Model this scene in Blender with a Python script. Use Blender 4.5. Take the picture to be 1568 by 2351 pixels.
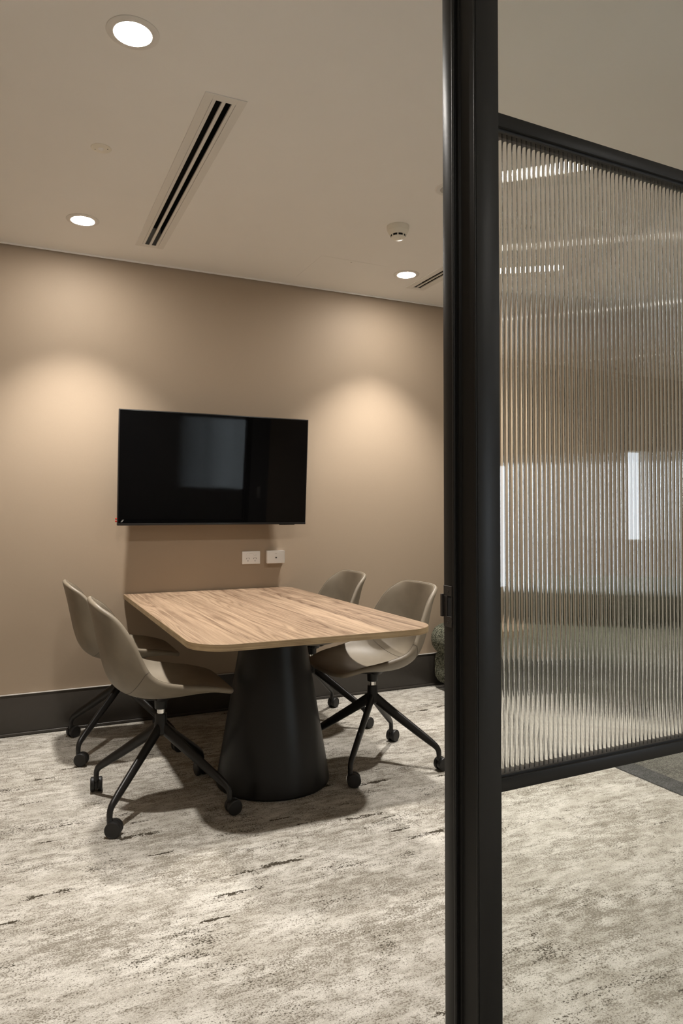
import bpy, bmesh, math, random
from mathutils import Vector, Matrix
random.seed(7)
R = math.radians
scene = bpy.context.scene
for o in list(bpy.data.objects): bpy.data.objects.remove(o, do_unlink=True)
COL = scene.collection

# ------------------------------------------------------------------ camera
FPX, W, H = 1620.0, 1568.0, 2351.0
PITCH, YAW, EYE = R(1.2), R(25.0), 1.2205
cd = bpy.data.cameras.new('camera'); cam = bpy.data.objects.new('camera', cd); COL.objects.link(cam)
cd.sensor_fit = 'VERTICAL'; cd.sensor_height = 36.0; cd.sensor_width = 24.0
cd.lens = FPX / H * 36.0
cd.shift_y = -(FPX * math.tan(PITCH) - 0.5) / H
cd.clip_start = 0.05; cd.clip_end = 200
cam.location = (0, 0, EYE); cam.rotation_euler = (math.pi / 2 + PITCH, 0, -YAW)
scene.camera = cam

# ------------------------------------------------------------------ world / exposure
wd = bpy.data.worlds.new('world'); scene.world = wd; wd.use_nodes = True
wn = wd.node_tree; wn.nodes.clear()
wo = wn.nodes.new('ShaderNodeOutputWorld'); wb = wn.nodes.new('ShaderNodeBackground')
wb.inputs[0].default_value = (0.80, 0.90, 1.0, 1); wb.inputs[1].default_value = 4.0    # even overcast daylight
wn.links.new(wb.outputs[0], wo.inputs[0])
vs = scene.view_settings
vs.view_transform = 'Standard'; vs.look = 'None'; vs.gamma = 1.0; vs.use_curve_mapping = False
vs.exposure = 1.28
WARM = (1.0, 0.95, 0.885)
SPOT_W = 102.0

# ------------------------------------------------------------------ dimensions
CEIL = 2.70
YW = 4.271            # back wall
XL, XR = -0.95, 3.78  # side walls
YP = 1.13             # glazed front
YC, XC0, XC1 = -3.0, -3.0, 8.0   # corridor

# ------------------------------------------------------------------ materials
def lin(r, g, b):
    f = lambda c: (c/255)/12.92 if c/255 <= 0.04045 else ((c/255+0.055)/1.055)**2.4
    return (f(r), f(g), f(b), 1)
class MT:
    def __init__(s, name):
        s.m = bpy.data.materials.new(name); s.m.use_nodes = True
        s.t = s.m.node_tree; s.p = s.t.nodes['Principled BSDF']; s.out = s.t.nodes['Material Output']
    def n(s, typ, **kw):
        nd = s.t.nodes.new(typ)
        for k, v in kw.items():
            if hasattr(nd, k): setattr(nd, k, v)
            else: nd.inputs[k].default_value = v
        return nd
    def l(s, a, b): s.t.links.new(a, b)
    def coords(s, scale=(1,1,1), rot=(0,0,0), gen='Object'):
        tc = s.n('ShaderNodeTexCoord'); mp = s.n('ShaderNodeMapping')
        mp.inputs['Scale'].default_value = scale; mp.inputs['Rotation'].default_value = rot
        s.l(tc.outputs[gen], mp.inputs[0]); return mp.outputs[0]
    def noise(s, vec, scale, detail=3, rough=0.5, dist=0.0):
        nd = s.n('ShaderNodeTexNoise'); nd.inputs['Scale'].default_value = scale
        nd.inputs['Detail'].default_value = detail; nd.inputs['Roughness'].default_value = rough
        nd.inputs['Distortion'].default_value = dist
        if vec is not None: s.l(vec, nd.inputs['Vector'])
        return nd.outputs['Fac']
    def math(s, op, a, b=None, clamp=False):
        nd = s.n('ShaderNodeMath', operation=op); nd.use_clamp = clamp
        for i, v in enumerate((a, b)):
            if v is None: continue
            if isinstance(v, (int, float)): nd.inputs[i].default_value = v
            else: s.l(v, nd.inputs[i])
        return nd.outputs[0]
    def rng(s, v, a, b, c=0.0, d=1.0):
        nd = s.n('ShaderNodeMapRange'); nd.inputs[1].default_value = a; nd.inputs[2].default_value = b
        nd.inputs[3].default_value = c; nd.inputs[4].default_value = d
        s.l(v, nd.inputs[0]); return nd.outputs[0]
    def mix(s, f, a, b):
        nd = s.n('ShaderNodeMix', data_type='RGBA')
        if isinstance(f, (int, float)): nd.inputs[0].default_value = f
        else: s.l(f, nd.inputs[0])
        for i, v in ((6, a), (7, b)):
            if isinstance(v, tuple): nd.inputs[i].default_value = v
            else: s.l(v, nd.inputs[i])
        return nd.outputs[2]
    def bump(s, h, strength, dist):
        nd = s.n('ShaderNodeBump'); nd.inputs['Strength'].default_value = strength
        nd.inputs['Distance'].default_value = dist
        s.l(h, nd.inputs['Height']); s.l(nd.outputs[0], s.p.inputs['Normal'])
    def col(s, c):
        if isinstance(c, tuple): s.p.inputs['Base Color'].default_value = c
        else: s.l(c, s.p.inputs['Base Color'])
    def set(s, **kw):
        for k, v in kw.items(): s.p.inputs[k].default_value = v
        return s

def simple(name, c, rough=0.5, metal=0.0, nscale=0, nstr=0.0, var=0.0, spec=0.5):
    m = MT(name); m.set(Roughness=rough, Metallic=metal); m.p.inputs['Specular IOR Level'].default_value = spec
    v = m.coords()
    n = m.noise(v, nscale or 30, 4)
    a = tuple(x*(1-var) for x in c[:3])+(1,); b = tuple(min(1, x*(1+var)) for x in c[:3])+(1,)
    m.col(m.mix(n, a, b))
    if nstr: m.bump(n, nstr, 0.001)
    return m.m

M = {}
M['wall'] = simple('wall_vinyl', (0.372, 0.291, 0.212, 1), 0.62, nscale=260, nstr=0.12, var=0.03, spec=0.3)
M['wall_pale'] = simple('pale_wall_paint', (0.56, 0.53, 0.47, 1), 0.7, nscale=120, nstr=0.05, var=0.02, spec=0.3)
M['ceil'] = simple('ceiling_paint', (0.91, 0.90, 0.875, 1), 0.85, nscale=7, nstr=0.0, var=0.012, spec=0.2)
M['white'] = simple('white_powder_coat', (0.80, 0.785, 0.75, 1), 0.5, nscale=60, var=0.01)
M['white_plastic'] = simple('white_plastic', (0.90, 0.89, 0.87, 1), 0.35, nscale=60, var=0.01)
M['grey_plastic'] = simple('grey_plastic', (0.45, 0.43, 0.40, 1), 0.45, nscale=60, var=0.02)
M['cream_plastic'] = simple('cream_plastic', (0.83, 0.80, 0.71, 1), 0.4, nscale=60, var=0.01)
M['skirt'] = simple('charcoal_skirting', (0.046, 0.040, 0.034, 1), 0.38, nscale=40, var=0.08)
M['frame'] = simple('black_satin_aluminium', (0.016, 0.0155, 0.0145, 1), 0.36, nscale=300, nstr=0.03, var=0.08, spec=0.25)
M['rubber'] = simple('black_rubber', (0.008, 0.008, 0.008, 1), 0.45, nscale=200, var=0.1)
M['plate'] = simple('dark_bronze_plate', (0.035, 0.031, 0.028, 1), 0.45, metal=0.3, nscale=300, var=0.1)
M['screw'] = simple('steel_screw', (0.55, 0.53, 0.50, 1), 0.3, metal=1.0, nscale=300, var=0.1)
M['pedestal'] = simple('black_powder_coat', (0.007, 0.007, 0.007, 1), 0.40, nscale=900, nstr=0.05, var=0.05, spec=0.35)
M['metal'] = simple('black_satin_metal', (0.011, 0.0102, 0.0095, 1), 0.38, nscale=500, nstr=0.03, var=0.08, spec=0.35)
M['nylon'] = simple('black_nylon', (0.010, 0.0095, 0.009, 1), 0.5, nscale=300, var=0.1)
M['chrome'] = simple('chrome', (0.85, 0.84, 0.82, 1), 0.10, metal=1.0, nscale=50, var=0.01)
M['void'] = simple('black_lining', (0.004, 0.004, 0.004, 1), 0.8, nscale=50, var=0.05)
M['screen'] = simple('black_glass_screen', (0.0025, 0.0025, 0.0028, 1), 0.035, nscale=3, var=0.02, spec=0.18)
M['bezel'] = simple('dark_bezel', (0.012, 0.011, 0.011, 1), 0.3, nscale=100, var=0.05)
M['red'] = simple('red_tag', (0.55, 0.05, 0.03, 1), 0.5, nscale=100, var=0.1)
M['pale'] = simple('pale_print', (0.35, 0.35, 0.34, 1), 0.5, nscale=100, var=0.1)
M['stitch'] = simple('stitch_thread', (0.075, 0.062, 0.045, 1), 0.8, nscale=400, var=0.1)
M['brick_wall'] = simple('corridor_paint', (0.30, 0.275, 0.24, 1), 0.7, nscale=20, var=0.02)
M['post_grey'] = simple('grey_post_paint', (0.12, 0.12, 0.12, 1), 0.5, nscale=20, var=0.02)

def leather():
    m = MT('taupe_leather'); v = m.coords()
    vo = m.n('ShaderNodeTexVoronoi'); vo.inputs['Scale'].default_value = 520; m.l(v, vo.inputs['Vector'])
    n1 = m.noise(v, 9, 4); n2 = m.noise(v, 60, 3)
    c = m.mix(m.rng(n1, .3, .7), lin(116, 106, 91), lin(131, 121, 105))
    m.col(c); m.set(Roughness=0.48); m.p.inputs['Specular IOR Level'].default_value = 0.4
    h = m.math('ADD', vo.outputs['Distance'], n2); m.bump(h, 0.10, 0.0008)
    return m.m
M['leather'] = leather()

def carpet():
    m = MT('streaked_loop_carpet')
    c5 = lambda v, k: m.math('MULTIPLY', m.math('SUBTRACT', v, .5), k)
    add = lambda *a: a[0] if len(a) == 1 else m.math('ADD', a[0], add(*a[1:]))
    def nz(sx, sy, detail, rough=.6, dist=.2, off=0.0):
        tc = m.n('ShaderNodeTexCoord'); mp = m.n('ShaderNodeMapping')
        mp.inputs['Scale'].default_value = (sx, sy, 1); mp.inputs['Location'].default_value = (off, off*1.7, off)
        m.l(tc.outputs['Object'], mp.inputs[0]); return m.noise(mp.outputs[0], 1.0, detail, rough, dist)
    tuft = nz(190, 250, 2, .55, .0)             # single tufts
    tuft2 = nz(120, 165, 3, .65, .3, 7.0)       # small clumps
    big = nz(2.4, 4.6, 3, .55, .3, 3.0)
    mid = nz(15, 30, 4, .68, .3, 5.0)
    brush = nz(5.0, 70, 3, .6, .1, 9.0)
    cream = nz(4.2, 10, 4, .62, .4, 11.0)
    t = m.rng(add(c5(big, 2.2), c5(mid, 3.4), c5(brush, 1.6), c5(tuft, 5.5), c5(tuft2, 3.0)), -.18, .72)
    light = m.mix(m.rng(add(c5(cream, 3.0), c5(mid, -1.2), c5(tuft, 3.6)), -.40, .45), lin(173, 168, 158), lin(206, 202, 194))
    c = m.mix(t, light, lin(129, 123, 112))
    # dark tufts gathered in loose clusters
    clus = nz(3.2, 8.0, 4, .62, .5, 21.0)
    dk = add(c5(tuft2, 5.0), c5(tuft, 2.0), c5(clus, 4.2), c5(mid, 1.4), c5(brush, 1.4))
    c = m.mix(m.rng(dk, .88, 1.10), c, lin(72, 67, 58))
    # woven dark dashes: sparse cells of a running-bond grid, ragged at the rim
    tc = m.n('ShaderNodeTexCoord'); sp = m.n('ShaderNodeSeparateXYZ'); m.l(tc.outputs['Object'], sp.inputs[0])
    def dashes(cw, ch, dens, fill, off, ragged):
        y = m.math('DIVIDE', m.math('ADD', sp.outputs[1], off), ch); row = m.math('FLOOR', y); fy = m.math('FRACT', y)
        w1 = m.n('ShaderNodeTexWhiteNoise'); w1.noise_dimensions = '1D'; m.l(row, w1.inputs['W'])
        x = m.math('ADD', m.math('DIVIDE', sp.outputs[0], cw), m.math('MULTIPLY', w1.outputs['Value'], 13.0))
        colm = m.math('FLOOR', x); fx = m.math('FRACT', x)
        cb = m.n('ShaderNodeCombineXYZ'); m.l(row, cb.inputs[0]); m.l(colm, cb.inputs[1])
        w2 = m.n('ShaderNodeTexWhiteNoise'); w2.noise_dimensions = '2D'; m.l(cb.outputs[0], w2.inputs['Vector'])
        on = m.math('GREATER_THAN', w2.outputs['Value'], 1-dens)
        ex = m.math('SUBTRACT', fill, m.math('MULTIPLY', m.math('ABSOLUTE', m.math('SUBTRACT', fx, .5)), 2.0))
        ey = m.math('SUBTRACT', .55, m.math('MULTIPLY', m.math('ABSOLUTE', m.math('SUBTRACT', fy, .5)), 2.0))
        e = m.math('MINIMUM', m.math('MULTIPLY', ex, 4.0), ey)
        e = add(e, c5(tuft2, ragged), c5(mid, ragged*1.2))
        return m.math('MULTIPLY', m.rng(e, .0, .10), on)
    d1 = dashes(.30, .030, .016, .45, .013, 4.0); d2 = dashes(.17, .015, .012, .5, .2, 3.5)
    c = m.mix(m.math('MAXIMUM', d1, d2), c, lin(68, 62, 52))
    m.col(c); m.set(Roughness=0.95); m.p.inputs['Specular IOR Level'].default_value = 0.08
    m.bump(m.math('ADD', tuft, tuft2), 0.7, 0.005)
    return m.m
M['carpet'] = carpet()

def rugmat(name, dark, light):
    m = MT(name); v = m.coords((0.9, 1.3, 1))
    vo = m.n('ShaderNodeTexVoronoi'); vo.inputs['Scale'].default_value = 230; m.l(v, vo.inputs['Vector'])
    sep = m.n('ShaderNodeSeparateColor'); m.l(vo.outputs['Color'], sep.inputs[0])
    n = m.noise(m.coords((2, 6, 1)), 2.0, 4, .6)
    f = m.math('ADD', sep.outputs[0], m.math('SUBTRACT', n, .5))
    m.col(m.mix(m.rng(f, .1, .95), dark, light)); m.set(Roughness=0.95); m.p.inputs['Specular IOR Level'].default_value = 0.08
    m.bump(vo.outputs['Distance'], 0.5, 0.004); return m.m
M['rug'] = rugmat('grey_rug_pile', lin(60, 60, 56), lin(118, 116, 108))
M['rug_edge'] = rugmat('dark_rug_border', lin(40, 42, 43), lin(82, 83, 83))
M['corr_floor'] = rugmat('corridor_carpet', lin(70, 72, 72), lin(120, 120, 116))

def wood(name, edge=False):
    m = MT(name)
    if edge:
        v = m.coords((2.2, 2.2, 420)); n = m.noise(v, 1.0, 4, .65, .3)
        n2 = m.noise(m.coords((14, 14, 30)), 1.0, 3)
        m.col(m.mix(m.rng(m.math('ADD', n, m.math('MULTIPLY', m.math('SUBTRACT', n2, .5), .4)), .3, .72), lin(170, 147, 112), lin(112, 91, 64)))
        m.set(Roughness=0.5); return m.m
    tc = m.n('ShaderNodeTexCoord'); sp = m.n('ShaderNodeSeparateXYZ'); m.l(tc.outputs['Object'], sp.inputs[0])
    x, y = sp.outputs[0], sp.outputs[1]
    PW = 0.142
    pid = m.math('FLOOR', m.math('DIVIDE', x, PW)); fr = m.math('FRACT', m.math('DIVIDE', x, PW))
    wnn = m.n('ShaderNodeTexWhiteNoise'); wnn.noise_dimensions = '1D'; m.l(pid, wnn.inputs['W'])
    rnd = wnn.outputs['Value']
    def vec(sx, sy):
        cb = m.n('ShaderNodeCombineXYZ')
        m.l(m.math('ADD', m.math('MULTIPLY', x, sx), m.math('MULTIPLY', rnd, 31.7)), cb.inputs[0])
        m.l(m.math('ADD', m.math('MULTIPLY', y, sy), m.math('MULTIPLY', rnd, 17.3)), cb.inputs[1])
        return cb.outputs[0]
    # cathedral grain: iso-lines of a stretched noise field
    field = m.noise(vec(7.0, .50), 1.0, 2, .45, .45)
    rings = m.math('FRACT', m.math('MULTIPLY', field, 15.0))
    tri = m.math('ABSOLUTE', m.math('SUBTRACT', rings, .5))
    fibre = m.noise(vec(210, 5), 1.0, 3, .6)
    band = m.noise(vec(24, .7), 1.0, 4, .62, .3)
    f = m.math('ADD', m.math('MULTIPLY', m.rng(tri, .0, .30, 1, 0), .34), m.math('MULTIPLY', m.math('SUBTRACT', fibre, .5), .9))
    f = m.math('ADD', f, m.math('MULTIPLY', m.math('SUBTRACT', band, .42), 1.5))
    f = m.math('ADD', f, m.math('MULTIPLY', m.math('SUBTRACT', rnd, .5), .28))
    c = m.mix(m.rng(f, -.25, .70), lin(172, 148, 123), lin(94, 73, 56))
    line = m.math('LESS_THAN', fr, 0.018)
    c = m.mix(m.math('MULTIPLY', line, .22), c, lin(222, 202, 175))
    kn = m.noise(vec(9, 5), 1.0, 2, .5, .8)
    c = m.mix(m.rng(kn, .70, .80, 0, .55), c, lin(106, 76, 50))
    m.col(c); m.set(Roughness=0.42); m.p.inputs['Specular IOR Level'].default_value = 0.4
    m.bump(fibre, 0.05, 0.0005); return m.m
M['wood'] = wood('walnut_laminate'); M['edge'] = wood('walnut_edge_band', True)

def boucle():
    m = MT('green_boucle'); v = m.coords()
    vo = m.n('ShaderNodeTexVoronoi'); vo.inputs['Scale'].default_value = 170; m.l(v, vo.inputs['Vector'])
    sep = m.n('ShaderNodeSeparateColor'); m.l(vo.outputs['Color'], sep.inputs[0])
    n = m.noise(v, 90, 3, .7)
    c = m.mix(m.rng(m.math('ADD', sep.outputs[0], m.math('SUBTRACT', n, .5)), .2, 1.1), lin(58, 60, 50), lin(150, 150, 132))
    m.col(c); m.set(Roughness=0.95); m.p.inputs['Specular IOR Level'].default_value = 0.1
    m.bump(m.math('ADD', vo.outputs['Distance'], n), 0.9, 0.006); return m.m
M['boucle'] = boucle()

def glassmat(name, tint, rough=0.0):
    m = MT(name); m.set(Roughness=rough, IOR=1.5); m.p.inputs['Transmission Weight'].default_value = 1.0
    m.col(tint); return m.m
M['glass'] = glassmat('clear_glass', (0.955, 0.975, 0.955, 1))
M['reeded'] = glassmat('reeded_glass', (0.95, 0.97, 0.95, 1))

def emit(name, strength, c):
    m = bpy.data.materials.new(name); m.use_nodes = True; t = m.node_tree; t.nodes.clear()
    o = t.nodes.new('ShaderNodeOutputMaterial'); e = t.nodes.new('ShaderNodeEmission')
    e.inputs[0].default_value = c+(1,); e.inputs[1].default_value = strength
    t.links.new(e.outputs[0], o.inputs[0]); return m
M['lamp'] = emit('lit_diffuser', 135.0, WARM)

# ------------------------------------------------------------------ mesh helpers
def link(name, me, mat, parent=None, loc=None, rot=None):
    o = bpy.data.objects.new(name, me); COL.objects.link(o)
    if mat is not None:
        for mm in (mat if isinstance(mat, list) else [mat]): me.materials.append(mm)
    if parent is not None: o.parent = parent
    if loc: o.location = loc
    if rot: o.rotation_euler = rot
    return o
def fin(bm, name, smooth=None):
    bmesh.ops.recalc_face_normals(bm, faces=bm.faces[:])
    me = bpy.data.meshes.new(name); bm.to_mesh(me); bm.free()
    if smooth is not None: shade(me, smooth)
    return me
def shade(me, ang=40):
    for p in me.polygons: p.use_smooth = True
    me.set_sharp_from_angle(angle=R(ang))
def addbox(bm, x0, x1, y0, y1, z0, z1, bev=0.0, seg=2):
    r = bmesh.ops.create_cube(bm, size=1.0)
    vs_ = r['verts']
    for v in vs_:
        v.co = Vector(((x0+x1)/2+v.co.x*(x1-x0), (y0+y1)/2+v.co.y*(y1-y0), (z0+z1)/2+v.co.z*(z1-z0)))
    if bev > 0:
        es = list({e for v in vs_ for e in v.link_edges})
        bmesh.ops.bevel(bm, geom=es, offset=bev, segments=seg, affect='EDGES', profile=0.5)
def boxes(name, lst, mat, parent=None, bev=0.0, seg=2, **kw):
    bm = bmesh.new()
    for b in lst: addbox(bm, *b, bev=bev, seg=seg)
    return link(name, fin(bm, name, 35 if bev else None), mat, parent, **kw)
def lathe_me(name, prof, seg=48, ang=40, axis='z'):
    vs_, fs = [], []
    for r, z in prof:
        for k in range(seg):
            a = 2*math.pi*k/seg
            vs_.append((r*math.cos(a), r*math.sin(a), z) if axis == 'z' else (z, r*math.cos(a), r*math.sin(a)))
    n = len(prof)
    for i in range(n-1):
        for k in range(seg):
            k2 = (k+1) % seg
            fs.append((i*seg+k, i*seg+k2, (i+1)*seg+k2, (i+1)*seg+k))
    fs.append(tuple(range(seg-1, -1, -1))); fs.append(tuple((n-1)*seg+k for k in range(seg)))
    me = bpy.data.meshes.new(name); me.from_pydata(vs_, [], fs)
    bm = bmesh.new(); bm.from_mesh(me); bmesh.ops.remove_doubles(bm, verts=bm.verts[:], dist=1e-6)
    bmesh.ops.recalc_face_normals(bm, faces=bm.faces[:]); bm.to_mesh(me); bm.free()
    shade(me, ang); return me
def tube_into(vs_, fs, path, rads, seg=10, closed=False, flat=None):
    """sweep; rads entries are r or (r_side, r_up)"""
    n = len(path); base = len(vs_); up0 = Vector((0, 0, 1))
    P = [Vector(p) for p in path]; prev = None
    for i in range(n):
        if closed: t = P[(i+1) % n]-P[i-1]
        else: t = P[min(i+1, n-1)]-P[max(i-1, 0)]
        t.normalize()
        if prev is None:
            s = t.cross(up0 if abs(t.z) < .95 else Vector((1, 0, 0))); s.normalize()
        else:
            s = prev - t*prev.dot(t); s.normalize()
        prev = s; u = s.cross(t)
        r = rads[i] if isinstance(rads, (list, tuple)) else rads
        ra, rb = r if isinstance(r, tuple) else (r, r)
        for k in range(seg):
            a = 2*math.pi*k/seg; vs_.append(tuple(P[i]+s*(ra*math.cos(a))+u*(rb*math.sin(a))))
    m = n if closed else n-1
    for i in range(m):
        j = (i+1) % n
        for k in range(seg):
            k2 = (k+1) % seg
            fs.append((base+i*seg+k, base+i*seg+k2, base+j*seg+k2, base+j*seg+k))
    if not closed:
        fs.append(tuple(base+k for k in range(seg))); fs.append(tuple(base+(n-1)*seg+k for k in range(seg)))
def tube_me(name, path, rads, seg=10, closed=False):
    vs_, fs = [], []; tube_into(vs_, fs, path, rads, seg, closed)
    me = bpy.data.meshes.new(name); me.from_pydata(vs_, [], fs)
    bm = bmesh.new(); bm.from_mesh(me); bmesh.ops.recalc_face_normals(bm, faces=bm.faces[:]); bm.to_mesh(me); bm.free()
    shade(me, 50); return me
def thing(name, label, cat, loc=(0, 0, 0), rz=0.0, group=None):
    o = bpy.data.objects.new(name, None); COL.objects.link(o); o.location = loc; o.rotation_euler = (0, 0, rz)
    o.empty_display_size = 0.1
    o['label'] = label; o['category'] = cat
    if group: o['group'] = group
    return o
def struct(o): o['kind'] = 'structure'; return o
def catmull(pts, n):
    out = []; m = len(pts)-1
    for i in range(n):
        t = i/(n-1)*m; k = min(int(t), m-1); u = t-k
        p0, p1, p2, p3 = pts[max(k-1, 0)], pts[k], pts[k+1], pts[min(k+2, m)]
        out.append(tuple(.5*((2*b)+(-a+c)*u+(2*a-5*b+4*c-d)*u*u+(-a+3*b-3*c+d)*u**3) for a, b, c, d in zip(p0, p1, p2, p3)))
    return out

# ------------------------------------------------------------------ room shell
def slab(name, x0, x1, y0, y1, z0, z1, mat): return struct(boxes(name, [(x0, x1, y0, y1, z0, z1)], mat))
slab('floor', XL-.1, XR+.1, .8, YW+.1, -.12, 0, M['carpet'])
slab('wall_back', XL-.1, XR+.1, YW, YW+.1, -.12, CEIL+.12, M['wall'])
slab('wall_left', XL-.1, XL, YP+.1, YW, 0, CEIL, M['wall'])
slab('wall_right', XR, XR+.1, YP+.1, YW, 0, CEIL, M['wall_pale'])
slab('wall_front', 2.425, XR+.1, YP, YP+.1, 0, CEIL, M['wall'])
slab('wall_front_end', XL-.1, -.25, YP, YP+.1, 0, CEIL, M['wall'])
# diffuser openings are real holes in the ceiling
D1 = (0.602, 0.755, 2.420, 3.990); D2 = (2.330, 2.470, 2.460, 4.006)
def ceiling():
    xs = sorted({XL-.1, XR+.1, D1[0]+.012, D1[1]-.012, D2[0]+.012, D2[1]-.012})
    ys = sorted({YP-.0, YW-.012, D1[2]+.012, D1[3]-.012, D2[2]+.012, D2[3]-.012})
    bm = bmesh.new()
    for i in range(len(xs)-1):
        for j in range(len(ys)-1):
            mx, my = (xs[i]+xs[i+1])/2, (ys[j]+ys[j+1])/2
            if any(d[0]+.01 < mx < d[1]-.01 and d[2]+.01 < my < d[3]-.01 for d in (D1, D2)): continue
            q = [bm.verts.new((a, b, CEIL)) for a, b in ((xs[i], ys[j]), (xs[i], ys[j+1]), (xs[i+1], ys[j+1]), (xs[i+1], ys[j]))]
            bm.faces.new(q)
    bmesh.ops.remove_doubles(bm, verts=bm.verts[:], dist=1e-5)
    r = bmesh.ops.extrude_face_region(bm, geom=bm.faces[:])
    for v in r['geom']:
        if isinstance(v, bmesh.types.BMVert): v.co.z += .12
    return struct(link('ceiling', fin(bm, 'ceiling'), M['ceil']))
ceiling()
# metal edge bead of the ceiling with a shadow gap to the wall
struct(boxes('trim_1', [(XL, XR, YW-.020, YW-.012, CEIL-.009, CEIL+.0)], M['ceil'], bev=.001))
# skirting with a small cap and a bottom bead
struct(boxes('baseboard_back', [(XL, XR, YW-.016, YW, .018, .224)], M['skirt'], bev=.002))
struct(boxes('trim_2', [(XL, XR, YW-.019, YW-.001, .224, .2275)], M['grey_plastic'], bev=.0008))
struct(boxes('trim_3', [(XL, XR, YW-.021, YW-.001, .003, .018)], M['skirt'], bev=.003, seg=3))
struct(boxes('baseboard_right', [(XR-.016, XR, YP+.1, YW-.022, .0, .224)], M['skirt'], bev=.002))
struct(boxes('baseboard_left', [(XL, XL+.016, YP+.1, YW-.022, .0, .224)], M['skirt'], bev=.002))
# corridor the camera stands in
slab('floor_corridor', XC0, XC1, YC, .8, -.12, 0, M['carpet'])
slab('floor_corridor_side_a', XC0, XL-.1, .8, YP, -.12, 0, M['carpet'])
slab('floor_corridor_side_b', XR+.1, XC1, .8, YP, -.12, 0, M['carpet'])
CC = slab('ceiling_corridor', XC0, XC1, YC, YP, CEIL, CEIL+.1, M['ceil'])
slab('wall_corridor_left', XC0-.1, XC0, YC, YP, 0, CEIL, M['brick_wall'])
slab('wall_corridor_right', XC1, XC1+.1, YC, YP, 0, CEIL, M['brick_wall'])
slab('wall_corridor_side_a', XC0-.1, XL-.1, YP, YP+.1, 0, CEIL, M['brick_wall'])
slab('wall_corridor_side_b', XR+.1, XC1, YP, YP+.1, 0, CEIL, M['brick_wall'])
def holes(x0, x1, z0, z1, hs, y0, y1):
    out = []; x = x0
    for (a, b, c, d) in hs:
        out += [(x, a, y0, y1, z0, z1), (a, b, y0, y1, z0, c), (a, b, y0, y1, d, z1)]; x = b
    return out+[(x, x1, y0, y1, z0, z1)]
struct(boxes('wall_corridor_window', holes(XC0, XC1, 0, CEIL, [(3.55, 4.60, .45, 1.72), (6.15, 6.50, .92, 1.88)], YC-.15, YC), M['brick_wall']))
struct(boxes('window_1', [(x-.025, x+.025, YC-.1, YC-.04, .45, 1.72) for x in (3.575, 4.075, 4.575)] + [(3.60, 4.55, YC-.1, YC-.04, z, z+.05) for z in (.45, 1.67)], M['frame']))

# ------------------------------------------------------------------ glazed partition (local x along the glass, y into the room)
AX, AY = 0.819, YP
gp = thing('glass_partition', 'black framed glass partition with a tall jamb post and reeded middle pane', 'partition', (AX, AY, 0), R(1.3))
PX = 0.0553; GX1 = 1.362; S = .904
def zs(z): return EYE+(z-EYE)*S
def prism(name, outline, z0, z1, mat, parent, bev=.0012):
    bm = bmesh.new()
    vv = [bm.verts.new((x, y, z0)) for x, y in outline]; f = bm.faces.new(vv)
    r = bmesh.ops.extrude_face_region(bm, geom=[f])
    for v in r['geom']:
        if isinstance(v, bmesh.types.BMVert): v.co.z = z1
    ed = [e for e in bm.edges if abs(e.verts[0].co.z-e.verts[1].co.z) > .1]
    bmesh.ops.bevel(bm, geom=ed, offset=bev, segments=2, affect='EDGES', profile=.5)
    return link(name, fin(bm, name, 35), mat, parent)
prism('jamb_post', [(0, 0), (PX, 0), (PX, .0932), (-.0158, .0932), (-.0158, .0615), (-.0055, .0615), (-.0055, .051), (0, .051)], 0, CEIL, M['frame'], gp, .0015)
# rubber seal bulb on the door stop
link('door_seal', tube_me('door_seal', [(-.0125, .0597, .002), (-.0125, .0597, 1.3), (-.0125, .0597, CEIL-.002)], .0038, 12), M['rubber'], gp)
link('glazing_bead', tube_me('glazing_bead', [(-.0013, .0036, .002), (-.0013, .0036, 1.3), (-.0013, .0036, CEIL-.002)], .0024, 10), M['frame'], gp)
# strike plate on the room-side face of the jamb
y0, y1, y2, xs0, xs1 = .0637, .0918, .0795, -.0176, -.0155
za, zb, zc, zd = zs(.964), zs(.988), zs(1.033), zs(1.056)
sp_ = boxes('strike_plate', [(xs0, xs1, y0, y1, za, zb), (xs0, xs1, y0, y1, zc, zd), (xs0, xs1, y2, y1, zb, zc),
                             (xs0, xs1, y0, y0+.0018, zb, zc), (xs0-.004, xs1, y1-.001, y1+.006, zb-.002, zc+.003)], M['plate'], gp, bev=.0005, seg=1)
boxes('latch_recess', [(-.0165, -.0154, y0+.0018, y2, zb, zc)], M['void'], sp_)
for z in ((za+zb)/2, (zc+zd)/2):
    me = lathe_me('screw', [(0.0001, .0), (.0030, .0), (.0028, .0012), (.0011, .0008), (.0001, .0004)], 16)
    link('screw', me, M['plate'], sp_, loc=(xs0+.0002, .0762, z), rot=(0, -math.pi/2, 0))
TZ0, TZ1, BZ0, BZ1 = zs(2.077), zs(2.1065), zs(.612), zs(.641)
boxes('transom', [(PX-.001, GX1, .002, .054, TZ0, TZ1)], M['frame'], gp, bev=.001)
boxes('bottom_rail', [(PX-.001, GX1, .002, .054, BZ0, BZ1)], M['frame'], gp, bev=.001)
boxes('rail_bead', [(PX, GX1, .009, .0145, TZ0-.006, TZ0+.001)], M['rubber'], gp)
boxes('rail_bead', [(PX, GX1, .009, .0145, BZ1-.001, BZ1+.0045)], M['rubber'], gp)
boxes('head_rail', [(PX-.001, GX1, .002, .054, CEIL-.045, CEIL-.001)], M['frame'], gp, bev=.001)
boxes('floor_track', [(PX-.001, GX1, .012, .040, .001, .016)], M['frame'], gp, bev=.001)
boxes('door_head', [(-1.02, -.0, .030, .093, CEIL-.045, CEIL-.001)], M['frame'], gp, bev=.001)
boxes('hinge_jamb', [(-1.06, -1.02, 0, .093, .001, CEIL-.001)], M['frame'], gp, bev=.001)
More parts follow.
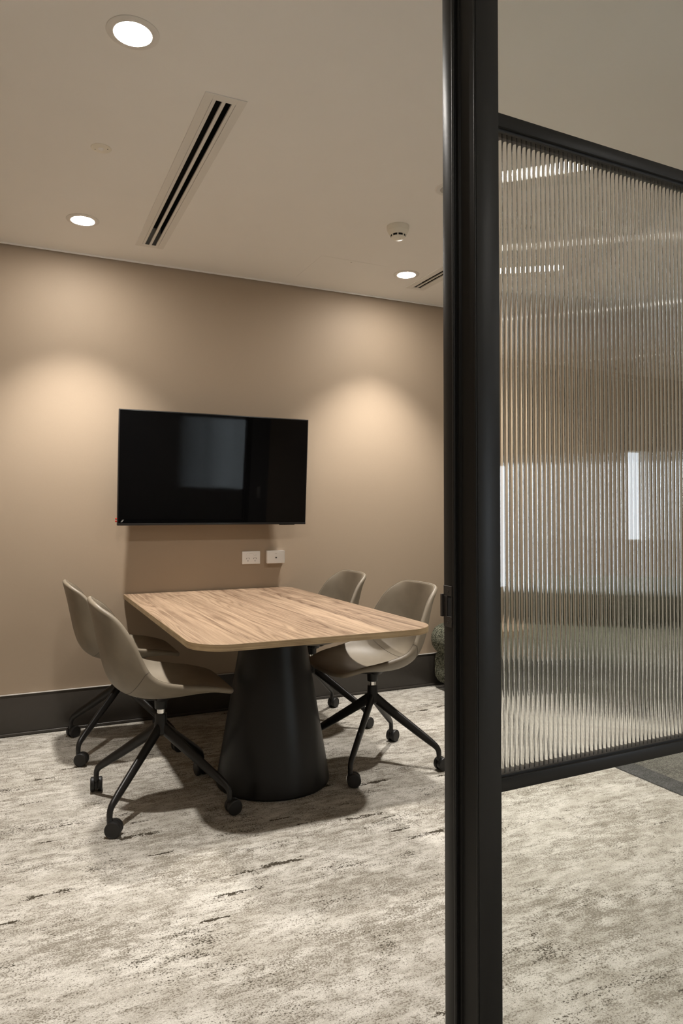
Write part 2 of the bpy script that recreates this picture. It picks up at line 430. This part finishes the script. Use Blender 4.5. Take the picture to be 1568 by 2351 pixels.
boxes('end_post', [(GX1, GX1+.05, 0, .093, .001, CEIL-.001)], M['frame'], gp, bev=.001)
boxes('end_panel', [(GX1+.05, GX1+.243, .004, .090, .001, CEIL-.001)], M['post_grey'], gp, bev=.001)
boxes('door_switch', [(GX1+.13, GX1+.165, .090, .100, .93, 1.05)], M['grey_plastic'], gp, bev=.002)
boxes('upper_pane', [(PX-.0005, GX1+.0005, .020, .030, TZ1-.003, CEIL-.043)], M['glass'], gp)
boxes('lower_pane', [(PX-.0005, GX1+.0005, .020, .030, .014, BZ0+.003)], M['glass'], gp)
def reeded():
    pitch, sag, seg = 0.01265, 0.0018, 10
    x0, x1, yf, yb = PX-.0005, GX1+.0005, .018, .0262
    n = int((x1-x0)/pitch); hw = pitch/2; rad = (hw*hw+sag*sag)/(2*sag)
    xs, ys = [], []
    for i in range(n):
        for k in range(seg):
            t = -1+2*k/seg; d = t*hw
            xs.append(x0+i*pitch+hw+d); ys.append(yb+math.sqrt(rad*rad-d*d)-(rad-sag))
    xs.append(x0+n*pitch); ys.append(yb)
    z0, z1 = BZ1-.003, TZ0+.003
    m = len(xs); vs_, fs = [], []
    for z in (z0, z1):
        vs_ += [(x, y, z) for x, y in zip(xs, ys)]
    for i in range(m-1): fs.append((i, i+1, m+i+1, m+i))
    b = len(vs_); vs_ += [(xs[0], yf, z0), (xs[-1], yf, z0), (xs[-1], yf, z1), (xs[0], yf, z1)]
    fs.append((b, b+3, b+2, b+1))
    fs.append((0, m, b+3, b)); fs.append((m-1, b+1, b+2, 2*m-1))
    fs.append(tuple([b] + [b+1] + list(range(m-1, -1, -1)))); fs.append(tuple([b+3, b+2] + list(range(2*m-1, m-1, -1))))
    me = bpy.data.meshes.new('reeded_pane'); me.from_pydata(vs_, [], fs)
    bm = bmesh.new(); bm.from_mesh(me); bmesh.ops.recalc_face_normals(bm, faces=bm.faces[:]); bm.to_mesh(me); bm.free()
    shade(me, 20)
    return link('reeded_pane', me, M['reeded'], gp)
rp = reeded(); rp['label'] = 'vertically reeded glass pane'

# ------------------------------------------------------------------ ceiling fittings
def downlight(x, y, label):
    t = thing('downlight', label, 'ceiling light', (x, y, CEIL), 0, 'round recessed downlights')
    link('trim_ring', lathe_me('trim_ring', [(.0535, -.0005), (.0535, -.003), (.058, -.0055), (.072, -.0050), (.079, -.0022), (.080, -.0004)], 64, 30), M['white'], t)
    link('diffuser', lathe_me('diffuser', [(.0001, -.0075), (.030, -.0072), (.047, -.0060), (.0525, -.0042), (.0533, -.0008), (.0001, -.0008)], 48), M['lamp'], t)
    ld = bpy.data.lights.new('downlight_beam', 'SPOT'); ld.energy = SPOT_W; ld.color = WARM
    ld.spot_size = R(90); ld.spot_blend = 0.72; ld.shadow_soft_size = 0.045
    lo = bpy.data.objects.new('downlight_beam', ld); COL.objects.link(lo); lo.parent = t; lo.location = (0, 0, -.012)
    return t
downlight(.324, 2.218, 'largest lit round downlight, upper left, nearest the doorway')
downlight(.310, 3.765, 'lit round downlight near the wall, left of the long slot diffuser')
downlight(2.209, 3.782, 'lit round downlight beside the slot diffuser that runs behind the post')
downlight(2.209, 2.235, 'lit round downlight seen only smeared through the reeded glass')

for cx_, cy_ in ((-1.6, -.9), (.4, -.9), (2.4, -.9), (4.4, -.9), (6.4, -.9)):     # unseen corridor lamps, added so floor bounce lifts the room ceiling
    link('fill_light_ring', lathe_me('fill_light_ring', [(.056, -.0005), (.056, -.003), (.060, -.0055), (.079, -.0022), (.080, -.0004)], 48, 30), M['white'], CC, loc=(cx_, cy_, CEIL))
    link('fill_light_diffuser', lathe_me('fill_light_diffuser', [(.0001, -.0045), (.055, -.0030), (.0555, -.0008), (.0001, -.0008)], 32), M['lamp'], CC, loc=(cx_, cy_, CEIL))
    ld = bpy.data.lights.new('corridor_fill_beam', 'SPOT'); ld.energy = 150; ld.color = (1.0, .95, .89)
    ld.spot_size = R(68); ld.spot_blend = 0.5; ld.shadow_soft_size = 0.05
    lo = bpy.data.objects.new('corridor_fill_beam', ld); COL.objects.link(lo); lo.parent = CC; lo.location = (cx_, cy_, CEIL-.012)

def slot_diffuser(d, label):
    x0, x1, y0, y1 = d; w = x1-x0
    t = thing('slot_diffuser', label, 'air vent', ((x0+x1)/2, (y0+y1)/2, CEIL), 0, 'linear slot air diffusers')
    hx, hy = w/2, (y1-y0)/2
    fl = .034
    boxes('flange', [(-hx, -hx+fl-.0012, -hy, hy, -.0035, 0), (hx-fl+.0012, hx, -hy, hy, -.0035, 0), (-hx+fl-.0012, hx-fl+.0012, -hy, -hy+.036, -.0035, 0), (-hx+fl-.0012, hx-fl+.0012, hy-.036, hy, -.0035, 0)], M['white'], t, bev=.0006, seg=1)
    i0, i1 = -hx+fl, hx-fl; sw = .0225; bw = ((i1-i0)-2*sw)/3
    for k in range(3):
        a = i0+k*(bw+sw)
        boxes('slat', [(a, a+bw, -hy+.036, hy-.036, -.003, .005)], M['white'], t, bev=.0006, seg=1)
    boxes('plenum', [(-hx+.012, -hx+.016, -hy+.012, hy-.012, .0, .11), (hx-.016, hx-.012, -hy+.012, hy-.012, .0, .11), (-hx+.012, hx-.012, -hy+.012, hy-.012, .105, .115)], M['void'], t)
    return t
slot_diffuser(D1, 'long white twin slot air diffuser in the middle of the ceiling')
slot_diffuser(D2, 'white twin slot air diffuser cut off by the black post')

t = thing('emergency_light', 'small round flush emergency light between two downlights on the left', 'emergency light', (.314, 2.985, CEIL))
link('cover', lathe_me('cover', [(.0001, -.0035), (.030, -.0035), (.039, -.0022), (.0405, -.0003), (.0001, -.0003)], 48), M['cream_plastic'], t)
link('lens', lathe_me('lens', [(.0001, -.0085), (.005, -.0080), (.0085, -.0055), (.012, -.0038), (.012, -.0030), (.0001, -.0030)], 24), M['white_plastic'], t)
link('indicator', lathe_me('indicator', [(.0001, -.0042), (.0022, -.0042), (.0022, -.003), (.0001, -.003)], 12), M['void'], t, loc=(.024, -.010, 0))
link('test_button', lathe_me('test_button', [(.0001, -.0042), (.003, -.0042), (.003, -.003), (.0001, -.003)], 12), M['grey_plastic'], t, loc=(-.022, .012, 0))

t = thing('smoke_detector', 'white domed smoke detector on the ceiling left of the post', 'smoke detector', (1.797, 3.161, CEIL))
link('base', lathe_me('base', [(.0001, -.0002), (.058, -.0002), (.0585, -.010), (.0555, -.024), (.0001, -.024)], 48, 30), M['cream_plastic'], t)
link('housing', lathe_me('housing', [(.0001, -.0245), (.0545, -.0245), (.050, -.034), (.0425, -.046), (.0001, -.046)], 48, 30), M['cream_plastic'], t)
link('chamber', lathe_me('chamber', [(.0001, -.046), (.0375, -.046), (.0365, -.056), (.0001, -.056)], 48, 30), M['void'], t)
for k in range(8):
    a = 2*math.pi*k/8+.25
    boxes('vent_bar', [(-.003, .003, .036, .0405, -.057, -.0455)], M['cream_plastic'], t, rot=(0, 0, a))
link('cap', lathe_me('cap', [(.0001, -.056), (.0375, -.056), (.036, -.061), (.027, -.0665), (.0001, -.0685)], 48, 30), M['cream_plastic'], t)
link('indicator', lathe_me('indicator', [(.0001, -.0692), (.0016, -.0690), (.0016, -.066), (.0001, -.066)], 10), M['void'], t, loc=(.006, -.012, 0))

t = thing('ceiling_speaker', 'round flush ceiling speaker half hidden behind the black post', 'speaker', (1.803, 2.690, CEIL))
link('rim', lathe_me('rim', [(.046, -.0003), (.046, -.004), (.052, -.0062), (.064, -.0048), (.070, -.0003)], 56, 30), M['white'], t)
link('grille', lathe_me('grille', [(.0001, -.0030), (.046, -.0030), (.046, -.0003), (.0001, -.0003)], 40), M['grey_plastic'], t)

t = thing('access_panel', 'flush square access panel with a thin outline in the ceiling', 'access panel', (1.825, 3.905, CEIL))
boxes('panel', [(-.222, .222, -.197, .197, -.0012, -.0002)], M['ceil'], t, bev=.0004, seg=1)
link('lock', lathe_me('lock', [(.0001, -.0024), (.004, -.0022), (.005, -.001), (.0001, -.001)], 16), M['grey_plastic'], t, loc=(-.02, -.170, 0))

# ------------------------------------------------------------------ television
tv = thing('television', 'black flat screen television on the beige wall above the table end', 'television', (1.1110, YW, 1.1445))
TW, TH = 1.148, .660; tilt = R(4.3); TOFF = .117
tvr = (tilt, 0, 0)
def tvbox(name, lst, mat, bev=0.0, parent=tv):   # panel frame: hinge at the bottom rear edge
    o = boxes(name, lst, mat, parent, bev=bev); o.location = (0, -TOFF, 0); o.rotation_euler = tvr; return o
body = tvbox('body', [(-TW/2, TW/2, 0, .022, 0, TH)], M['bezel'], .003)
tvbox('rear_cover', [(-.40, .40, .020, .045, .04, .50)], M['nylon'], .006)
tvbox('screen', [(-TW/2+.006, TW/2-.006, -.0012, .001, .013, TH-.006)], M['screen'])
tvbox('bottom_strip', [(-TW/2+.001, TW/2-.001, -.0022, .001, .001, .0125)], M['bezel'], .0008)
tvbox('sensor', [(.40, .50, .0, .012, -.0035, .001)], M['void'], .001)
tvbox('red_tag', [(-TW/2-.0105, -TW/2-.0003, .002, .008, .034, .044), (-TW/2-.0105, -TW/2-.0003, .002, .008, .020, .030)], M['red'], .002)
tvbox('tag_tie', [(-TW/2-.0085, -TW/2+.0, .003, .007, .029, .035)], M['pale'])
for k in range(2):
    o = boxes('corner_print', [(-.0010, .0010, -.0017, -.0010, 0, .017)], M['pale'], tv)
    o.location = (-TW/2+.020+.005*k, -TOFF-.0012, .020); o.rotation_euler = (tilt, R(38), 0)
boxes('wall_bracket', [(-.25, .25, -.030, -.0005, .22, .44), (-.22, -.17, -.112, -.028, .30, .36), (.17, .22, -.112, -.028, .30, .36)], M['nylon'], tv)

# ------------------------------------------------------------------ wall plates
def plate(name, label, cat, x, z, depth):
    t = thing(name, label, cat, (x, YW, z))
    boxes('face_plate', [(-.059, .059, -depth, -.0004, -.040, .040)], M['white_plastic'], t, bev=.0035, seg=3)
    return t
t = plate('power_outlet', 'white double power outlet on the wall below the television', 'power outlet', 1.362, .935, .010)
def slot(t, x, z, ang, l=.010):
    boxes('socket_slot', [(-.0011, .0011, -.0012, .0, -l/2, l/2)], M['void'], t, loc=(x, -.0100, z), rot=(0, ang, 0))
for sx in (-.022, .024):
    slot(t, sx-.0075, -.004, R(30)); slot(t, sx+.0075, -.004, R(-30)); slot(t, sx+.0005, -.019, 0, .009)
    link('switch', lathe_me('switch', [(.0001, .0), (.0095, .0), (.0092, .0016), (.0080, .0008), (.0001, .0014)], 24), M['white_plastic'], t, loc=(sx, -.0100, .020), rot=(math.pi/2, 0, 0))
boxes('print_mark', [(-.012+.006*k, -.009+.006*k, -.0104, -.0099, .027, .0285) for k in range(4)], M['grey_plastic'], t)
t = plate('wall_box', 'plain white raised wall box with one small socket beside the power outlet', 'wall box', 1.518, .937, .034)
link('port', lathe_me('port', [(.0001, .0002), (.0055, .0002), (.0062, .0010), (.0075, .0008), (.0078, .0), (.0001, -.001)], 24), M['white'], t, loc=(0, -.0342, -.004), rot=(math.pi/2, 0, 0))
link('port_hole', lathe_me('port_hole', [(.0001, .0014), (.0042, .0014), (.0042, .0), (.0001, .0)], 20), M['void'], t, loc=(0, -.0342, -.004), rot=(math.pi/2, 0, 0))
boxes('print_mark', [(-.006, -.002, -.0344, -.0339, .022, .0234), (.001, .005, -.0344, -.0339, .022, .0234)], M['grey_plastic'], t)

# ------------------------------------------------------------------ meeting table
TX0, TX1, TY0, TY1, TZ, TT = .589, 1.618, 2.482, YW-.004, .744, .0255
tb = thing('meeting_table', 'walnut topped meeting table on a black cone pedestal, end against the wall', 'table', (1.089, 3.075, 0))
def rrect(x0, x1, y0, y1, rs, n=14):
    pts = []
    for (cx, cy, a0, r) in ((x1-rs[0], y0+rs[0], -90, rs[0]), (x1-rs[1], y1-rs[1], 0, rs[1]), (x0+rs[2], y1-rs[2], 90, rs[2]), (x0+rs[3], y0+rs[3], 180, rs[3])):
        for k in range(n+1):
            a = R(a0+90*k/n); pts.append((cx+r*math.cos(a), cy+r*math.sin(a)))
    return pts
def table():
    ox, oy = tb.location.x, tb.location.y
    out = rrect(TX0-ox, TX1-ox, TY0-oy, TY1-oy, (.15, .095, .012, .15))
    inn = rrect(TX0-ox+.0012, TX1-ox-.0012, TY0-oy+.0012, TY1-oy-.0012, (.1488, .0938, .0108, .1488))
    n = len(out)
    # laminate board
    bm = bmesh.new()
    a = [bm.verts.new((x, y, TZ)) for x, y in inn]; b = [bm.verts.new((x, y, TZ-TT+.0004)) for x, y in inn]
    bm.faces.new(a); bm.faces.new(b[::-1])
    for i in range(n): bm.faces.new((a[i], b[i], b[(i+1) % n], a[(i+1) % n]))
    link('tabletop', fin(bm, 'tabletop'), M['wood'], tb)
    # edge band: a ring around the board, top arris softened
    bm = bmesh.new(); rings = []
    for pts, z in ((inn, TZ-.0002), (rrect(TX0-ox+.0006, TX1-ox-.0006, TY0-oy+.0006, TY1-oy-.0006, (.1494, .0944, .0114, .1494)), TZ-.0001), (out, TZ-.0009), (out, TZ-TT+.0009), (inn, TZ-TT)):
        rings.append([bm.verts.new((x, y, z)) for x, y in pts])
    for r0, r1 in zip(rings, rings[1:]):
        for i in range(n): bm.faces.new((r0[i], r1[i], r1[(i+1) % n], r0[(i+1) % n]))
    link('edge_band', fin(bm, 'edge_band', 35), M['edge'], tb)
    link('pedestal', lathe_me('pedestal', [(.0001, .0005), (.246, .0005), (.2535, .004), (.2565, .011), (.2558, .022), (.1365, TZ-TT-.0005), (.0001, TZ-TT-.0005)], 96, 25), M['pedestal'], tb)
table()

# ------------------------------------------------------------------ chairs (local +x = nose)
ST = [ # centre x,z ; side edge x,y,z   from nose to top of back (corners are rounded off by the outline)
 (.266,.474, .248,.206,.489), (.232,.482, .205,.213,.500), (.184,.482, .154,.221,.511), (.120,.476, .092,.229,.520),
 (.040,.467, .028,.235,.532), (-.050,.466, -.038,.238,.550), (-.120,.480, -.080,.237,.578), (-.172,.508, -.108,.233,.622),
 (-.206,.552, -.135,.227,.682), (-.228,.615, -.162,.217,.735), (-.244,.688, -.188,.205,.780), (-.258,.757, -.214,.194,.814),
 (-.270,.811, -.239,.185,.838), (-.281,.857, -.265,.178,.856)]
NU, NV, KR, TH_, PN = 61, 31, 8, .0225, 5.0
def st(u):
    m = len(ST)-1; t = min(max(u, 0.0), 1.0)*m; k = min(int(t), m-1); f = t-k
    p0, p1, p2, p3 = ST[max(k-1, 0)], ST[k], ST[k+1], ST[min(k+2, m)]
    return [.5*((2*b)+(-a+c)*f+(2*a-5*b+4*c-d)*f*f+(-a+3*b-3*c+d)*f**3) for a, b, c, d in zip(p0, p1, p2, p3)]
AW = R(66)
def SP(s_, v):
    cx, cz, rx, ry, rz = st((s_+1)/2)
    w = (1-math.cos(v*AW))/(1-math.cos(AW)); w = w*.7+abs(v)**3*.3
    return Vector((cx+(rx-cx)*w, ry*math.sin(v*AW)/math.sin(AW), cz+(rz-cz)*w))
def SN(s_, v, e=.004):
    n = (SP(min(s_+e, 1), v)-SP(max(s_-e, -1), v)).cross(SP(s_, v+e)-SP(s_, v-e)).normalized()
    return n
def dom(i, j):
    a, b = -1+2*i/(NU-1), -1+2*j/(NV-1); r = max(abs(a), abs(b))
    if r < 1e-9: return 0.0, 0.0
    pn = 9.0 if a < 0 else PN; n = (abs(a)**pn+abs(b)**pn)**(1/pn); return a*r/n, b*r/n
HT = TH_/2
PTS = [[SP(*dom(i, j)) for j in range(NV)] for i in range(NU)]
NRM = [[SN(*dom(i, j)) for j in range(NV)] for i in range(NU)]
if NRM[NU//4][NV//2].z < 0: NRM = [[-n for n in r] for r in NRM]
INN = [[PTS[i][j]+NRM[i][j]*HT for j in range(NV)] for i in range(NU)]
OUT = [[PTS[i][j]-NRM[i][j]*HT for j in range(NV)] for i in range(NU)]
LOOP = [(i, 0) for i in range(NU-1)]+[(NU-1, j) for j in range(NV-1)]+[(i, NV-1) for i in range(NU-1, 0, -1)]+[(0, j) for j in range(NV-1, 0, -1)]
CEN = PTS[NU//2][NV//2]
RING = []
for k, (i, j) in enumerate(LOOP):
    pi, pj = LOOP[k-1]; qi, qj = LOOP[(k+1) % len(LOOP)]
    tg = PTS[qi][qj]-PTS[pi][pj]; n = NRM[i][j]; o_ = tg.cross(n).normalized()
    ii, jj = min(max(i, 2), NU-3), min(max(j, 2), NV-3)
    if o_.dot(PTS[i][j]-PTS[ii][jj]) < 0: o_ = -o_
    RING.append([PTS[i][j]+o_*(HT*math.sin(math.pi*q/KR))+n*(HT*math.cos(math.pi*q/KR)) for q in range(KR+1)])
SEAM = int(round((6.55/13)*(NU-1)))
def shell_part(name, i0, i1):
    bm = bmesh.new(); a, b = {}, {}
    for i in range(i0, i1+1):
        for j in range(NV): a[i, j] = bm.verts.new(INN[i][j]); b[i, j] = bm.verts.new(OUT[i][j])
    for i in range(i0, i1):
        for j in range(NV-1):
            bm.faces.new((a[i, j], a[i+1, j], a[i+1, j+1], a[i, j+1])); bm.faces.new((b[i, j], b[i, j+1], b[i+1, j+1], b[i+1, j]))
    n = len(LOOP); rv = {}
    def rvert(k, q):
        i, j = LOOP[k]
        if q == 0: return a[i, j]
        if q == KR: return b[i, j]
        if (k, q) not in rv: rv[k, q] = bm.verts.new(RING[k][q])
        return rv[k, q]
    for k in range(n):
        k2 = (k+1) % n
        if not (i0 <= LOOP[k][0] <= i1 and i0 <= LOOP[k2][0] <= i1): continue
        for q in range(KR): bm.faces.new((rvert(k, q), rvert(k, q+1), rvert(k2, q+1), rvert(k2, q)))
    for j in range(NV-1): bm.faces.new((a[SEAM, j], a[SEAM, j+1], b[SEAM, j+1], b[SEAM, j]))     # closed at the seam
    me = fin(bm, name); shade(me, 75); return me
CM = {}
CM['seat'] = shell_part('seat', 0, SEAM); CM['backrest'] = shell_part('backrest', SEAM, NU-1)
def seams():
    ks = {LOOP[k]: k for k in range(len(LOOP))}
    path = [RING[k][2]*1.0 for k in range(len(LOOP)) if LOOP[k][0] > 5]
    k0 = next(k for k in range(len(LOOP)) if LOOP[k] == (6, 0)); k1 = next(k for k in range(len(LOOP)) if LOOP[k] == (6, NV-1))
    path = [RING[k][2] for k in range(k0, k1+1)]
    vs_, fs = [], []; tube_into(vs_, fs, path, .0009, 5)
    me = bpy.data.meshes.new('edge_stitching'); me.from_pydata(vs_, [], fs); shade(me, 60); CM['edge_stitching'] = me
    loop = [INN[SEAM][j] for j in range(NV)] + RING[ks[SEAM, NV-1]][1:KR] + [OUT[SEAM][j] for j in range(NV-1, -1, -1)] + RING[ks[SEAM, 0]][KR-1:0:-1]
    vs_, fs = [], []; tube_into(vs_, fs, loop, .0011, 5, closed=True)
    me = bpy.data.meshes.new('cross_seam'); me.from_pydata(vs_, [], fs); shade(me, 60); CM['cross_seam'] = me
seams()
# seat mount: shallow spider plate under the shell
def mount():
    bm = bmesh.new()
    vs_, fs = [], []
    for ang in (0, 90, 180, 270):
        c, s = math.cos(R(ang)), math.sin(R(ang)); l = .135 if ang in (0,) else (.10 if ang == 180 else .085)
        zz = .452 if ang in (0, 180) else .462
        tube_into(vs_, fs, [(0, 0, .441), (c*.05, s*.05, .442), (c*l*.8, s*l*.8, zz-.003), (c*l, s*l, zz+.001)], [(.030, .008), (.026, .008), (.020, .006), (.014, .004)], 10)
    me = bpy.data.meshes.new('seat_mount'); me.from_pydata(vs_, [], fs); bm.from_mesh(me)
    bmesh.ops.recalc_face_normals(bm, faces=bm.faces[:]); bm.to_mesh(me); bm.free(); shade(me, 50); return me
CM['seat_mount'] = mount()
CM['sleeve'] = lathe_me('sleeve', [(.0001, .447), (.034, .447), (.027, .438), (.0255, .399), (.0245, .396), (.0001, .396)], 32, 30)
CM['gas_lift'] = lathe_me('gas_lift', [(.0001, .398), (.0165, .398), (.0165, .368), (.0001, .368)], 32, 30)
CM['hub'] = lathe_me('hub', [(.0001, .376), (.0225, .376), (.0245, .373), (.0255, .340), (.0290, .312), (.0300, .296), (.020, .286), (.0001, .284)], 32, 30)
def legmesh():
    pts = [(.002, .322), (.03, .303), (.10, .2555), (.20, .189), (.270, .143), (.298, .124), (.316, .110), (.3265, .093), (.3285, .074)]
    pts = catmull(pts, 26)
    path = [(x, 0, z) for x, z in pts]; rr = []
    for k in range(26):
        u = k/25; rr.append((.0150-.0042*u, .0275*(1-u)**1.3+.0118*(1-(1-u)**1.3)))
    return tube_me('leg', path, rr, 14)
CM['leg'] = legmesh()
CR = .0310
def castermesh():
    # hood between the wheels and the swivel stem; swivel axis at the origin, wheel axle trails along +x
    vs_, fs = [], []
    tube_into(vs_, fs, [(0, 0, .079), (0, 0, .064), (.002, 0, .054), (.006, 0, .046)], [.0100, .0115, (.0115, .0125), (.009, .0105)], 14)
    pa = []
    for k in range(15):
        a = R(-30+240*k/14); pa.append((.016+.0255*math.cos(a), 0, CR+.0255*math.sin(a)))
    tube_into(vs_, fs, pa, [(.0085, .0028)]*15, 8)
    tube_into(vs_, fs, [(.016, -.021, CR), (.016, .021, CR)], .0055, 10)
    me = bpy.data.meshes.new('caster'); me.from_pydata(vs_, [], fs)
    bm = bmesh.new(); bm.from_mesh(me); bmesh.ops.recalc_face_normals(bm, faces=bm.faces[:]); bm.to_mesh(me); bm.free(); shade(me, 50); return me
CM['caster'] = castermesh()
CM['wheel'] = lathe_me('wheel', [(.0001, .0070), (.0275, .0070), (.0306, .0085), (.0310, .0115), (.0310, .0200), (.0297, .0232), (.0255, .0250), (.0245, .0243), (.0001, .0254)], 36, 32)
def rot_lathe_y(me):
    for v in me.vertices: x, y, z = v.co; v.co = (x, -z, y)
rot_lathe_y(CM['wheel'])

def chair(x, y, rot, label, swivel):
    t = thing('swivel_chair', label, 'chair', (x, y, 0), R(rot), 'taupe leather swivel chairs around the table')
    for part, mat in (('seat', 'leather'), ('backrest', 'leather'), ('edge_stitching', 'stitch'), ('cross_seam', 'stitch'), ('seat_mount', 'nylon'), ('sleeve', 'metal'), ('gas_lift', 'chrome'), ('hub', 'metal')):
        me = CM[part]; o = bpy.data.objects.new(part, me); COL.objects.link(o); o.parent = t
        if not me.materials: me.materials.append(M[mat])
    for k in range(4):
        a = R(45+90*k-rot)
        o = bpy.data.objects.new('leg', CM['leg']); COL.objects.link(o); o.parent = t; o.rotation_euler = (0, 0, a)
        if not CM['leg'].materials: CM['leg'].materials.append(M['metal'])
        c = bpy.data.objects.new('caster', CM['caster']); COL.objects.link(c); c.parent = t
        c.location = (.3285*math.cos(a), .3285*math.sin(a), 0); c.rotation_euler = (0, 0, R(swivel[k]-rot))
        if not CM['caster'].materials: CM['caster'].materials.append(M['nylon'])
        for s in (0, 1):
            w = bpy.data.objects.new('wheel', CM['wheel']); COL.objects.link(w); w.parent = c
            w.location = (.016, 0, CR); w.rotation_euler = (0, 0, math.pi*s)
            if not CM['wheel'].materials: CM['wheel'].materials.append(M['nylon'])
    return t
chair(.574, 3.030, -1, 'taupe leather swivel chair nearest the viewer, left side of the table', (100, 82, -22, 6))
chair(.530, 3.874, 0, 'taupe leather swivel chair at far left, behind the nearest chair, by the wall', (90, 32, -25, 10))
chair(1.605, 3.083, 182, 'taupe leather swivel chair at the table corner beside the black post', (28, 60, -22, 8))
chair(1.588, 3.813, 181, 'taupe leather swivel chair at the far right by the wall, mostly hidden by the tabletop', (30, 100, 40, 22))

# ------------------------------------------------------------------ lounge corner behind the glass
sf = thing('sofa', 'low dark green boucle sofa behind the post, against the wall', 'sofa', (3.255, 3.83, 0))
def soft(name, b, bev, parent, mat):
    o = boxes(name, [b], mat, parent, bev=bev, seg=6); shade(o.data, 80); return o
soft('base', (-.595, .47, -.345, .40, .035, .275), .075, sf, M['boucle'])
soft('seat_cushion', (-.628, .505, -.385, .415, .235, .455), .105, sf, M['boucle'])
soft('back_cushion', (-.33, .505, .135, .425, .40, .78), .12, sf, M['boucle'])
for sx in (-.48, .38):
    for sy in (-.26, .33):
        link('foot', lathe_me('foot', [(.0001, 0), (.024, 0), (.028, .045), (.0001, .045)], 20), M['nylon'], sf, loc=(sx, sy, 0))
rg = thing('rug', 'dark grey rug with a darker border at the right edge behind the glass', 'rug', (3.19, 1.98, 0))
boxes('field', [(-.45, .45, -.56, .56, .0005, .007)], M['rug'], rg, bev=.002)
boxes('border', [(-.57, -.45, -.68, .68, .0005, .0065), (.45, .57, -.68, .68, .0005, .0065), (-.45, .45, -.68, -.56, .0005, .0065), (-.45, .45, .56, .68, .0005, .0065)], M['rug_edge'], rg, bev=.002)
